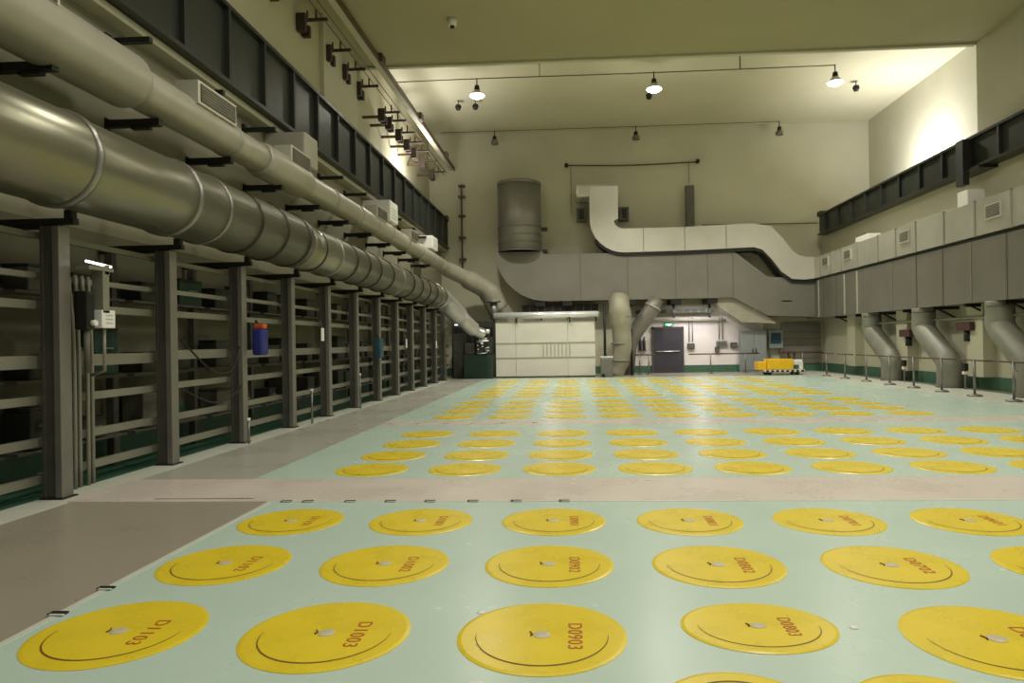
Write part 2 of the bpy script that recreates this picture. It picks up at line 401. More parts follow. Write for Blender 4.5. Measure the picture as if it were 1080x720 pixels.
# white control box and dark gauges at the first post
t = thing('control_box', 'small white control box mounted right of the nearest rack post', 'box', (-4.98, 6.95, 1.72))
mk('housing', M['white'], t, box, -.05, .05, 0, .21, 0, .19, .008)
for z in (.05, .09, .13): mk('label_line', M['panel_line'], t, box, .05, .053, .06, .17, z, z + .008)
mk('stem', M['rail'], t, lambda bm: tube(bm, [(0, .1, 0), (0, .1, -.45), (-.15, .1, -.5)], .018, 8))
t = thing('valve_block', 'dark valve block clamped beside the nearest rack post', 'valve', (-5.02, 6.80, 1.75))
mk('body', M['black'], t, box, -.09, .05, -.02, .1, -.05, .35, .02)
mk('knob', M['white'], t, lambda bm: tube(bm, [(.05, .05, .02), (.1, .05, .02)], .03, 12))
mk('outlet', M['mid'], t, lambda bm: tube(bm, [(0, .04, -.05), (0, .04, -.5)], .03, 10))
t = thing('strip_light', 'short glowing strip light on a grey arm above the white control box', 'lamp', (-4.95, 6.75, 2.38))
mk('glow_tube', M['tube'], t, lambda bm: tube(bm, [(0, 0, .02), (0, .38, .0)], .013, 8))
mk('bracket', M['rail'], t, lambda bm: (box(bm, -.12, .03, 0, .38, -.06, -.02), box(bm, -.1, .02, .22, .32, -.5, -.05), box(bm, -.04, .02, .26, .33, -.09, .01)))
# blue and teal covers hanging on the posts
def hung(x, y, z, m, top, label, s=1.0):
    t = thing('hanging_bag', label, 'bag', (x, y, z))
    bm = nb(); box(bm, -.07, .09, -.13 * s, .13 * s, -.30 * s, .12 * s, .04); obj('bag_body', bm, m, t)
    mk('strap', M['black'], t, lambda bm: tube(bm, curve_pts([(-.02, -.08, .1 * s), (-.06, 0, .26 * s), (-.02, .08, .1 * s)], 4), .012, 6))
    if top is not None: mk('flap', top, t, box, -.06, .1, -.09 * s, .06 * s, .12 * s, .2 * s, .02)
hung(-4.99, 10.72, 1.66, M['blue'], M['orange'], 'blue bag with an orange top hanging on the third rack post')
hung(-4.99, 17.45, 1.52, M['teal'], None, 'dark teal bag hanging on the rack posts farther along', 1.25)
for (y, z, lab) in [(13.6, 1.75, 'small white tag hanging in the fifth rack bay'), (20.6, 1.55, 'small white tag hanging in the far rack bays'), (25.2, 1.5, 'white tag at the last rack bay')]:
    t = thing('hanging_tag', lab, 'tag', (-5.03, y, z))
    bm = nb(); box(bm, -.01, .01, -.07, .07, -.16, .1, .008); obj('card', bm, M['white'], t)
    mk('cord', M['rail'], t, lambda bm: tube(bm, [(0, 0, .1), (-.05, 0, .25)], .006, 6))
for (y, z, k) in [(15.9, .78, 0), (10.32, .35, 1), (12.9, .62, 2)]:
    t = thing('pipe_stub', 'thin upright steel stub pipe in front of the %s' % ['seventh rack post', 'third rack post', 'fifth rack post'][k], 'pipe', (-5.0, y, 0))
    mk('pipe', M['steel'], t, lambda bm: tube(bm, [(0, 0, .006), (0, 0, z)], .02, 8))
    mk('cap', M['white'], t, lambda bm: tube(bm, [(0, 0, z), (0, 0, z + .05)], .028, 10))

# ------------------------------------------------------------------ round ducts on the left
def lathe_y(bm, x, z, prof, seg=40, caps=True):
    tube(bm, [(x, y, z) for y, r in prof], [r for y, r in prof], seg, caps)
def lathe_path(bm, pts, rads, seg=40): tube(bm, pts, rads, seg)
DX, DZ = -4.95, 3.345
t = thing('steel_duct', 'large round galvanised duct along the left racks, the lower of the two', 'duct', (DX, 0, DZ))
mk('duct_body', M['duct'], t, lambda bm: lathe_y(bm, 0, 0, [(2, .455), (11.9, .455)]))
mk('duct_body', M['duct'], t, lambda bm: tube(bm, [(0, 11.9, 0), (0, 12.6, -.03), (0, 25.2, -.11)], [.455, .415, .40], 40))
for y in (4.4, 6.35, 8.15): mk('clamp_ring', M['ring_light'], t, lambda bm: lathe_y(bm, 0, 0, [(y - .035, .45), (y - .03, .482), (y + .03, .482), (y + .035, .45)]))
yy = 8.9; k = 0
while yy < 25:
    rr = .460 if yy < 12 else .42
    zz = 0 if yy < 12 else -.03 - (yy - 12.6) / 12.6 * .08
    mk('seam_ring', M['ring'] if k % 5 else M['ring_light'], t, lambda bm: tube(bm, [(0, yy - .022, zz), (0, yy - .02, zz), (0, yy + .02, zz), (0, yy + .022, zz)], [rr - .01, rr + .014, rr + .014, rr - .01], 40))
    yy += .92 if yy < 16 else 1.15; k += 1
mk('elbow', M['elbow'], t, lambda bm: tube(bm, curve_pts([(0, 25.2, -.11), (.02, 26.2, -.2), (.45, 27.2, -.75), (.95, 27.8, -1.3), (1.35, 28.0, -1.5)], 6), [.40] * 7 + [.38] * 6 + [.3] * 6 + [.22] * 6, 32))
t = thing('insulated_duct', 'pale insulated round duct along the left wall, the upper of the two', 'duct', (-5.45, 0, 4.80))
segs = [(2, 8.15, .345), (8.4, 10.6, .265), (10.7, 11.7, .25), (11.9, 13.6, .31), (13.75, 17, .255), (17.1, 20, .27), (20.1, 24, .255), (24.1, 28, .27)]
for a, b, r in segs:
    mk('duct_body', M['duct_cream'], t, lambda bm: lathe_y(bm, 0, 0, [(a - .22, r * .9), (a, r), (b, r), (b + .12, r * .86)]))
for y in (10.65, 13.7, 15.2, 17.05, 18.5, 20.05, 22, 24.05, 26):
    mk('seam_ring', M['white_seam'], t, lambda bm: lathe_y(bm, 0, 0, [(y - .03, .25), (y - .025, .278), (y + .025, .278), (y + .03, .25)]))
mk('end_bend', M['duct_cream'], t, lambda bm: tube(bm, curve_pts([(0, 28, 0), (.2, 29.0, -.15), (.9, 30.0, -.5), (1.7, 30.7, -1.0), (2.1, 31.0, -1.8)], 6), [.27] * 6 + [.33] * 6 + [.42] * 6 + [.48] * 7, 32))
# grilles on the insulated duct
for i, (y0, y1) in enumerate([(5.9, 6.75), (9.35, 10.45), (12.55, 13.5), (18.2, 19.2), (22.1, 23.1)]):
    t = thing('air_grille', 'rectangular supply grille on the upper pale duct, %s from the camera' % ORD[i], 'grille', (-5.30, y0, 4.93), 'air grilles on the upper duct')
    L = y1 - y0
    mk('boot', M['duct_white'], t, box, -.22, .12, 0, L, .0, .33, .01)
    mk('grille_face', M['mid'], t, box, .12, .135, .06, L - .06, .04, .29)
    mk('louvre', M['rail'], t, lambda bm: [box(bm, .13, .145, .06, L - .06, .06 + .04 * k, .07 + .04 * k) for k in range(6)])
# wall brackets beside the ducts
i = 0
for y in [5.0, 6.9] + [8.75 + 1.9 * k for k in range(10)]:
    t = thing('wall_bracket', 'black cantilever bracket pair under and over the upper duct, %s from the camera' % ORD[i], 'bracket', (XL, y, 4.42), 'black cantilever brackets on the left wall')
    mk('lower_arm', M['black'], t, lambda bm: (box(bm, 0, .74, -.05, .05, 0, .09), box(bm, .35, .6, -.04, .04, -.04, 0)))
    mk('upper_arm', M['black'], t, lambda bm: (box(bm, 0, .62, -.04, .04, 1.10, 1.17), box(bm, 0, .05, -.06, .06, 1.02, 1.24)))
    mk('wall_plate', M['black'], t, box, 0, .02, -.05, .05, -.05, .12)
    mk('mid_arm', M['black'], t, box, 0, .75, -.035, .035, -.55, -.49)
    i += 1
# wall mounted white boxes under the girder
for i, (y, x1, z, L, h, m) in enumerate([(13.4, -5.25, 5.13, .7, .64, 'duct_cream'), (19.8, -5.25, 5.13, .9, .6, 'white'), (25.9, -5.25, 5.13, 1.0, .5, 'white')]):
    t = thing('wall_unit', 'boxy %s air unit on the left wall under the girder, %s from the camera' % (['cream', 'white', 'white'][i], ORD[i]), 'air unit', (XL, y, z), 'air units on the left wall')
    mk('casing', M[m], t, box, 0, x1 - XL, 0, L, 0, h, .04)
    if i: mk('front_grille', M['panel_line'], t, lambda bm: [box(bm, x1 - XL - .002, x1 - XL + .006, .15, L - .15, .1 + .09 * k, .12 + .09 * k) for k in range(4)])
    mk('drain', M['black'], t, box, .2, .3, .3, .42, -.08, 0)

# ------------------------------------------------------------------ crane girders
def girder(x_front, x_back, y0, y1, z0, z1, label, inner):
    s_ = 1 if inner > 0 else -1
    xc = (x_front + x_back) / 2
    t = thing('crane_girder', label, 'girder', (xc, y0, z0))
    f = x_front - xc; b = x_back - xc; lo, hi = min(f, b), max(f, b); L = y1 - y0; H = z1 - z0
    mk('top_flange', M['girder'], t, box, lo, hi, 0, L, H - .07, H)
    mk('bottom_flange', M['girder'], t, box, lo, hi, 0, L, 0, .07)
    w = f - s_ * .12
    mk('web', M['girder'], t, box, w - .02, w + .02, 0, L, .07, H - .07)
    y = .8
    while y < L:
        mk('stiffener', M['girder_rib'], t, box, min(w, f - s_ * .01), max(w, f - s_ * .01), y - .035, y + .035, .07, H - .07); y += 1.35
    mk('end_buffer', M['girder_rib'], t, box, lo, hi, L - .4, L, H, H + .14, .02)
    mk('crane_rail', M['black'], t, box, -.05, .05, 0, L - .4, H, H + .1)
girder(-5.68, -6.1, YB, 31.9, 5.92, 7.28, 'dark steel crane girder running along the left wall', 1)
girder(11.0, 11.6, 13.5, 31.4, 6.06, 6.96, 'dark steel crane girder running along the right wall', -1)
for i, y in enumerate((19.6, 13.9)):
    t = thing('girder_support', 'black steel support plate behind the right crane girder, %s from the left' % ORD[i], 'bracket', (11.2, y, 5.55), 'supports of the right girder')
    mk('plate', M['girder_rib'], t, box, -.38, -.21, 0, .35, .1, 1.35)
    mk('shelf', M['girder'], t, box, -.3, .2, -.6, .9, .42, .50)

# ------------------------------------------------------------------ trolley line high on the left
t = thing('trolley_rail', 'long steel conductor rail just below the ceiling along the left wall', 'rail', (-5.42, 0, 9.46))
mk('channel', M['wall'], t, lambda bm: (box(bm, -.10, .10, YB, 31.4, .0, .10)))
mk('edge_bar', M['brown'], t, box, .10, .14, YB, 31.4, -.03, .13)
mk('conductor', M['brown'], t, lambda bm: [tube(bm, [(-.25 - .11 * k, YB, -.12 - .09 * k), (-.25 - .11 * k, 31.4, -.12 - .09 * k)], .014, 6) for k in range(2)])
for i, y in enumerate((24.0, 29.0, 19.0)):
    mk('clamp', M['brown'], t, box, .08, .22, y, y + .35, -.02, .22)
i = 0
for y in (13.6, 15.33, 16.98, 18.19, 19.42, 21.67, 22.5, 23.8, 25.0, 26.1, 27.6, 29.4):
    xw = XL if y < YN else -6.05
    t = thing('conductor_bracket', 'brown insulator bracket holding the conductor rail, %s from the camera' % ORD[i], 'bracket', (xw, y, 8.78), 'insulator brackets on the upper left wall')
    if y > YN:
        mk('standoff', M['brown'], t, box, FX0 - xw + .01, 0, -.04, .04, -.04, .04)
    mk('plate', M['bracket'], t, lambda bm: (box(bm, 0, .08, -.2, .2, -.16, .18), box(bm, .02, .22, -.22, -.1, -.2, .2), box(bm, .02, .2, .08, .2, -.2, .05)))
    mk('insulator', M['pin'], t, lambda bm: tube(bm, [(.06, 0, 0), (.14, 0, 0)], .05, 10))
    mk('arm', M['bracket'], t, lambda bm: (box(bm, .06, .66, -.03, .03, .10, .16),))
    mk('prong', M['brown'], t, lambda bm: (box(bm, .2, .24, -.1, -.06, .1, .30), box(bm, .36, .40, .02, .06, .12, .38)))
    i += 1
t = thing('drop_pipe', 'thin brown pipe dropping down the far wall beside the left girder', 'pipe', (-5.05, YF - .25, 0))
mk('pipe', M['brown'], t, lambda bm: tube(bm, [(0, 0, 4.9), (0, 0, 8.9)], .04, 8))
for z in (5.4, 6.4, 7.4, 8.3, 8.8): mk('pipe_clip', M['brown'], t, box, -.16, .16, -.05, .25, z, z + .06)

# ------------------------------------------------------------------ big grey duct, far end + right side
YD0, YD1 = 30.7, 31.8
def arc(cx, cz, r0, r1, a0, a1, n=8):
    return [((cx + r0 * cos(a0 + (a1 - a0) * k / n), cz + r0 * sin(a0 + (a1 - a0) * k / n)), (cx + r1 * cos(a0 + (a1 - a0) * k / n), cz + r1 * sin(a0 + (a1 - a0) * k / n))) for k in range(n + 1)]
t = thing('main_duct', 'big grey rectangular duct crossing the far wall and running along the right wall', 'duct', (0, 0, 0))
def main_far(bm):
    path = []
    # elbow around (-.9,5.75): outer radius 2.4, inner .3
    for k in range(10):
        a = PI + (PI / 2) * k / 9
        path.append(((-1.1 + 2.3 * cos(a), 5.6 + 2.28 * sin(a)), (-1.1 + .2 * cos(a), 5.6 + .2 * sin(a))))
    path += [((7.1, 3.32), (7.1, 5.4)), ((8.6, 2.5), (8.6, 4.2)), ((10.6, 2.42), (10.6, 4.1))]
    strip_y(bm, path, YD0, YD1)
mk('far_run', M['duct_grey'], t, main_far)
mk('right_run', M['duct_grey'], t, lambda bm: box(bm, 10.6, 11.3, 13, YD1, 2.36, 3.98))
for x in (.4, 2.5, 4.6, 6.0, 7.1): mk('flange', M['duct_seam'], t, box, x - .02, x + .02, YD0 - .012, YD0, 3.34, 5.38)
for k, y in enumerate([14.6, 16.1, 17.4, 18.9, 20.3, 21.8, 23.4, 28.2, 29.6]):
    mk('flange', M['duct_seam'] if k % 3 else M['rail'], t, box, 10.585, 10.6, y - .03, y + .03, 2.36, 3.98)
for y in (26.2, 27.4, 30.2): mk('bright_seam', M['duct_white'], t, box, 10.58, 10.6, y - .05, y + .05, 2.38, 3.96)
# shaft going up
t = thing('riser_duct', 'grey banded vertical duct rising on the left of the far wall', 'duct', (-2.3, 30.95, 5.55))
mk('shaft', M['duct_grey'], t, lambda bm: tube(bm, [(0, 0, 0), (0, 0, 3.0)], [.98, .98], 32))
mk('cap', M['duct_grey'], t, lambda bm: tube(bm, [(0, 0, 3.0), (0, 0, 3.12), (0, 0, 3.18)], [1.0, 1.0, .8], 32))
for z in (0.0, .35, .7, 1.05): mk('band', M['duct_seam'], t, lambda bm: tube(bm, [(0, 0, z), (0, 0, z + .05)], 1.0, 32))
mk('side_bracket', M['black'], t, lambda bm: (box(bm, .95, 1.25, -.1, .1, .95, 1.1), box(bm, .95, 1.25, -.1, .1, -.05, .1)))
# support frame seen beneath the big duct
for i, x in enumerate((-1.4, -.2, 2.6, 4.6, 6.2, 9.4)):
    t = thing('duct_hanger', 'black steel support under the big far duct, %s from the left' % ORD[i], 'bracket', (x, 31.2, 2.95), 'supports under the big far duct')
    mk('beam', M['black'], t, box, -.22, .22, -.5, .8, .15, .36 if x < 7 else -.0 + .2)
    mk('strut', M['black'], t, box, -.05, .05, .2, .3, -.45, .15)

# ------------------------------------------------------------------ white duct
t = thing('white_duct', 'white rectangular duct snaking over the big grey duct at far and right walls', 'duct', (0, 0, 0))
Y0, Y1 = 30.55, 31.5
def white_far(bm):
    path = [((.85, 8.35), (2.1, 8.35)), ((.85, 6.9), (2.1, 6.9))]
    for k in range(1, 9):
        a = PI + (PI / 2) * k / 8
        path.append(((2.35 + 1.5 * cos(a), 6.9 + 1.5 * sin(a)), (2.35 + .45 * cos(a), 6.9 + .45 * sin(a))))
    path += [((5.0, 5.42), (5.0, 6.46)), ((8.0, 5.5), (8.0, 6.55))]
    S0 = [(8.35, 5.38, 8.75, 6.38), (8.75, 4.95, 9.25, 5.85), (9.15, 4.4, 9.6, 5.35), (9.6, 4.08, 9.85, 5.12), (10.1, 4.04, 10.15, 5.04), (10.6, 4.08, 10.6, 5.0)]
    path += [((a, b), (c, d)) for a, b, c, d in S0]
    strip_y(bm, path, Y0, Y1)
mk('far_run', M['duct_white'], t, white_far)
mk('top_turn', M['duct_white'], t, box, .25, 2.15, 30.6, 31.95, 7.9, 8.48, .12)
mk('right_run', M['galv'], t, lambda bm: box(bm, 10.55, 11.3, 13, Y1, 4.08, 4.98))
for k, y in enumerate([14.4, 15.9, 17.1, 18.6, 20.1, 21.7, 23.0, 24.3, 26.0, 27.5, 28.6, 29.8]):
    mk('flange', M['white_seam'], t, lambda bm: (box(bm, 10.53, 10.56, y - .03, y + .03, 4.06, 5.0), box(bm, 10.53, 11.3, y - .03, y + .03, 4.98, 5.0)))
for x in (3.2, 5.0, 6.8): mk('flange', M['rail'], t, box, x - .015, x + .015, Y0 - .012, Y0, 5.44, 6.48)
mk('shelf_shadow', M['black'], t, lambda bm: (box(bm, 10.62, 11.3, 13, 31.4, 3.98, 4.07),))  # black shelf strip stands in for the shadow gap under the duct
def under(bm):
    top = [(2.35 + 1.52 * cos(PI + PI / 2 * k / 8), 6.9 + 1.52 * sin(PI + PI / 2 * k / 8)) for k in range(3, 9)] + [(5, 5.4), (8.05, 5.48), (8.38, 5.36), (8.75, 4.93), (9.15, 4.38), (9.6, 4.06), (10.1, 4.02), (10.6, 4.04)]
    strip_y(bm, [((x, z), (x, z - .12)) for x, z in top], 30.6, 31.4)
mk('shelf_shadow', M['black'], t, under)  # same painted shadow gap, following the far run
for k, (y, z0) in enumerate([(17.5, 4.45), (22.1, 4.5), (26.6, 4.5), (28.9, 4.5)]):
    t = thing('duct_grille', 'small grey grille on the side of the white right hand duct, %s from the camera' % ORD[k], 'grille', (10.52, y, z0), 'grilles on the white right duct')
    mk('frame', M['duct_white'], t, box, -.01, .03, -.05, .6, -.05, .34, .005)
    mk('grille_face', M['mid'], t, lambda bm: [box(bm, -.018, -.008, 0, .55, .01 + .05 * q, .045 + .05 * q) for q in range(6)])
for k, (y, h, L) in enumerate([(19.0, .42, .5), (25.2, .22, 1.1)]):
    bm = nb(); box(bm, 10.6, 11.05, y, y + L, 4.98, 4.98 + h, .02)
    tag(obj('junction_box', bm, M['white']), 'white box on top of the right white duct, %s' % ['taller nearer one', 'low farther one'][k], 'box')
for k, x in enumerate((.5, 2.45)):
    t = thing('damper_box', 'dark damper box %s the white duct upright on the far wall' % ['left of', 'right of'][k], 'box', (x, 31.6, 7.25))
    mk('housing', M['mid'], t, box, -.22, .22, -.1, .35, -.25, .35, .02)
    mk('opening', M['black'], t, box, -.12, .12, -.12, -.1, -.18, .27)
# round branch pipes under the right duct
for i, (ya, yb) in enumerate([(18.1, 16.9), (21.9, 20.5), (25.6, 24.1), (14.9, 13.6)]):
    t = thing('branch_pipe', 'round grey branch pipe kinking down from the big right duct, %s' % ['nearest fully seen', 'second one back', 'farthest', 'at the right picture edge'][i], 'pipe', (10.85, ya, 0))
    c = [(0, 0, 2.36), (0, 0, 2.0), (0, -.04, 1.68), (0, (yb - ya) * .55, 1.15), (0, (yb - ya) * .97, .75), (0, (yb - ya), .4), (0, (yb - ya), .0)]
    mk('pipe', M['branch'], t, lambda bm: tube(bm, curve_pts(c, 6), .33, 28))
    mk('collar', M['duct_seam'], t, lambda bm: tube(bm, [(0, 0, 2.2), (0, 0, 2.28)], .33, 28))
    mk('collar', M['duct_seam'], t, lambda bm: tube(bm, [(0, yb - ya, .62), (0, yb - ya, .68)], .33, 28))
    mk('floor_flange', M['duct_seam'], t, lambda bm: tube(bm, [(0, yb - ya, .0), (0, yb - ya, .05)], .36, 28))
# clutter below the right duct: brackets, thin pipe, dark valve boxes
for i, y in enumerate((14.2, 16.0, 17.6, 19.3, 21.0, 22.8, 24.6, 26.5, 28.5)):
    t = thing('wall_bracket', 'black bracket under the big right duct, %s from the camera' % ORD[i], 'bracket', (XR, y, 2.05), 'black brackets under the right duct')
    mk('arm', M['black'], t, lambda bm: (box(bm, -.75, -.0, -.05, .05, .22, .31),))
    mk('brace', M['black'], t, lambda bm: tube(bm, [(-.03, 0, -.05), (-.6, 0, .25)], .03, 6))
for i, (y, z) in enumerate([(19.9, 1.75), (23.3, 1.6), (16.3, 1.3)]):
    t = thing('valve_box', 'dark maroon valve box on the right wall, %s' % ['between first and second branch pipes', 'between second and third branch pipes', 'near the right picture edge'][i], 'valve', (XR - .35, y, z))
    mk('housing', M['rail_red'], t, box, -.15, .15, -.35, .35, -.12, .12, .02)
    mk('stem', M['black'], t, lambda bm: tube(bm, [(0, 0, -.1), (0, 0, -.42)], .1, 12))
cable('wall_pipe', [(XR - .4, 14, 2.0), (XR - .4, 20, 1.98), (XR - .4, 27, 1.98)], .035, M['rail'], 'thin pipe along the right wall under the big duct', 'pipe')
for k, y in enumerate((17.6, 20.9, 24.4)):
    t = thing('wall_socket', 'small dark socket box low on the right wall, %s' % ['nearest', 'middle', 'farthest'][k], 'socket', (XR - .55, y - 1.2, .62))
    mk('housing', M['black'], t, box, -.05, .05, -.08, .08, -.1, .1, .01)
    mk('plug', M['white'], t, box, -.06, .04, -.05, .05, -.2, -.12, .01)
    mk('stand', M['steel'], t, lambda bm: tube(bm, [(0, 0, -.62), (0, 0, -.1)], .02, 6))

# ------------------------------------------------------------------ barriers
i = 0
for y in (15.9, 17.4, 18.9, 20.4, 21.9, 23.6, 25.4, 27.2):
    t = thing('barrier_post', 'grey steel stanchion with round base along the right side, %s from the camera' % ORD[i], 'stanchion', (9.8, y, .006), 'stanchions along the right side')
    mk('base', M['steel'], t, lambda bm: tube(bm, [(0, 0, 0), (0, 0, .03), (0, 0, .06)], [.17, .17, .07], 24))
    mk('pole', M['steel'], t, lambda bm: tube(bm, [(0, 0, .05), (0, 0, .90)], .028, 12))
    mk('bar', M['rail_red'], t, lambda bm: tube(bm, [(0, -.75, .88), (0, .75, .88)], .018, 8))
    i += 1
for i, x in enumerate((2.95, 3.35, 6.05, 7.55, 10.0)):
    t = thing('railing_post', 'thin maroon rail on post before the far wall, %s from the left' % ORD[i], 'railing', (x, 30.6, 0.0), 'low railing before the far wall')
    mk('pole', M['steel'], t, lambda bm: tube(bm, [(0, 0, 0), (0, 0, .88)], .03, 10))
    mk('base', M['steel'], t, lambda bm: tube(bm, [(0, 0, 0), (0, 0, .03)], .13, 16))
    a, b = [(-.2, .2), (-.2, .25), (-.95, .75), (-.75, .6), (-.9, .9)][i]
    mk('bar', M['rail_red'], t, lambda bm: tube(bm, [(a, 0, .86), (b, 0, .86)], .028, 8))

# ------------------------------------------------------------------ white panel enclosure and neighbours
t = thing('panel_enclosure', 'long white panelled enclosure standing before the far wall', 'enclosure', (-1.15, 29.0, 0))
for k, (a, b) in enumerate([(-2.1, -1.25), (-1.25, .95), (.95, 2.1)]):
    mk('panel', M['panel'], t, box, a + .004, b - .004, 0, .25, .06, 2.36, .01)
mk('plinth', M['dado'], t, box, -2.1, 2.1, .03, .25, 0, .06)
for z in (.80, 1.42): mk('joint_strip', M['panel_line'], t, box, -2.1, 2.1, -.012, 0.0, z, z + .06)
mk('rod_row', M['panel_line'], t, lambda bm: [box(bm, -.1 + .16 * q, -.07 + .16 * q, -.014, 0, .86, 1.4) for q in range(8)])
for x in (-1.2, 1.05): mk('post_cap', M['panel'], t, box, x - .08, x + .08, -.02, .1, 2.36, 2.47)
t = thing('bright_pipe', 'shiny horizontal steel pipe above the white enclosure', 'pipe', (0, 28.95, 2.63))
mk('pipe', M['chrome'], t, lambda bm: tube(bm, [(-3.3, 0, 0), (1.1, 0, 0)], .14, 20))
mk('cap', M['steel'], t, lambda bm: tube(bm, [(1.1, 0, 0), (1.14, 0, 0), (1.18, 0, 0)], [.14, .14, .06], 20))
mk('saddle', M['black'], t, lambda bm: [box(bm, x - .03, x + .03, -.1, .1, -.30, -.1) for x in (-2.35, -.1, 1.0)])
# machine left of the enclosure
t = thing('pump_skid', 'dark pump machine with bright bits as glints left of the white enclosure', 'machine', (-3.95, 28.6, 0))
mk('frame', M['green'], t, box, -.62, .58, 0, 1.0, 0, 1.0, .03)
mk('motor', M['dark'], t, lambda bm: (box(bm, -.1, .56, .05, .9, 1.0, 1.75, .05), box(bm, -.6, -.15, .1, .8, 1.0, 1.5, .05)))
mk('valve_head', M['rail_red'], t, lambda bm: tube(bm, [(.25, .3, 1.7), (.25, .3, 1.95)], .2, 16))
mk('feed_pipe', M['chrome'], t, lambda bm: tube(bm, curve_pts([(-.5, 0, 2.55), (-.3, -.05, 2.2), (0, -.05, 2.0), (.5, 0, 1.98)], 5), .09, 12))
mk('fitting', M['chrome'], t, lambda bm: [tube(bm, [(random.uniform(-.05, .5), -.05, z), (random.uniform(-.0, .5), -.05, z + .03)], .025, 6) for z in [1.05, 1.1, 1.17, 1.22, 1.28, 1.33, 1.38, 1.45, 1.5, 1.55, 1.6, 1.66]])  # random bright bits stand in for glints on the machine
mk('exhaust', M['steel'], t, lambda bm: (tube(bm, [(.55, 1.2, 2.5), (.55, 1.2, 3.25)], .16, 16), tube(bm, [(.55, 1.2, 3.25), (.55, 1.2, 3.32)], .3, 16)))
mk('stand', M['black'], t, box, .5, .6, 1.15, 1.25, 0, 2.5)
mk('side_panel', M['dark'], t, box, -1.1, -.64, .2, 1.4, 0.0, 1.9, .03)
t = thing('shade_housing', 'tall dark housing added to darken the far end of the racks', 'machine', (-4.3, 29.7, 0))  # dark housing added to darken the wall left of the enclosure
mk('housing', M['dark'], t, box, -.95, .95, 0, .9, 0, 2.45, .03)
mk('door', M['black'], t, box, -.85, -.05, -.02, 0, .1, 2.2, .01)
mk('door', M['black'], t, box, .02, .88, -.02, 0, .1, 2.2, .01)
mk('glow_tube', M['tube'], t, lambda bm: tube(bm, [(-.8, -.06, 2.3), (-.4, -.06, 2.3)], .02, 8))
for i, (xa, xb, za, zb, lab) in enumerate([(-2.3, 1.2, 2.86, 3.2, 'above the white enclosure'), (2.9, 6.4, 2.72, 2.88, 'above the dark door')]):  # dark boxes added to paint in the shadow under the far duct
    t = thing('shade_box', 'dark box added as shade under the big far duct ' + lab, 'shade box', (0, 31.5, za))
    mk('shade_body', M['dark'], t, box, xa, xb, 0, .3, 0, zb - za)
    mk('shade_rib', M['mid'], t, lambda bm: [box(bm, xa + .35 * q, xa + .35 * q + .05, -.012, 0, .0, zb - za) for q in range(int((xb - xa) / .35))])
# gray bin right of the enclosure
t = thing('steel_bin', 'small steel bin with open lid right of the white enclosure', 'bin', (1.42, 28.6, 0))
mk('body', M['steel'], t, box, -.26, .24, 0, .45, 0, .78, .03)
mk('lid', M['chrome'], t, lambda bm: box(bm, -.27, .25, 0, .47, .80, .86, .01))
mk('wheel', M['black'], t, lambda bm: tube(bm, [(-.2, -.03, .08), (-.1, -.03, .08)], .07, 12))
mk('mast', M['black'], t, lambda bm: tube(bm, [(-.05, .6, 0), (-.05, .6, 3.1)], .06, 10))
# vertical drop pipes beneath the far duct
t = thing('drop_duct', 'thick olive vertical pipe dropping beside the white enclosure', 'pipe', (2.05, 29.8, 0))
mk('pipe', M['drop'], t, lambda bm: tube(bm, curve_pts([(0, .3, 3.3), (0, 0, 2.9), (.05, 0, 2.2), (.1, 0, 1.2), (-.05, 0, .5), (-.25, 0, 0)], 5), [.45] * 6 + [.48] * 5 + [.42] * 5 + [.40] * 5 + [.36] * 5, 28))
for z in (2.5, 1.35, .62): mk('collar', M['rail'], t, lambda bm: tube(bm, [(.04 if z > .8 else 0, 0, z), (.04 if z > .8 else 0, 0, z + .06)], .49 if z > 2 else .44, 28))
mk('standpipe', M['black'], t, lambda bm: tube(bm, [(.48, -.1, 0), (.48, -.1, 2.0)], .05, 8))
t = thing('diagonal_pipe', 'slanting olive pipe behind the thick vertical pipe', 'pipe', (3.0, 30.9, 0))
mk('pipe', M['duct_grey'], t, lambda bm: tube(bm, [(.75, 0, 3.35), (.55, 0, 2.9), (-.3, 0, 1.7), (-.45, 0, 1.2), (-.55, 0, 0)], [.36, .36, .34, .3, .28], 24))
mk('flange', M['duct_cream'], t, lambda bm: tube(bm, [(.58, 0, 2.95), (.62, 0, 3.02)], .4, 24))
t = thing('wedge_hood', 'olive wedge shaped hood under the right part of the far duct', 'duct', (7.1, 30.9, 2.0))
def hood(bm): prism_y(bm, [(-1.0, 1.35), (.15, 1.3), (1.5, .5), (1.9, .15), (.3, .25), (-.5, .85)], 0, .8)
mk('hood_body', M['duct_cream'], t, hood)
mk('seam', M['duct_seam'], t, lambda bm: prism_y(bm, [(-.55, .88), (-.5, .83), (.3, .22), (.34, .28)], -.01, .0))

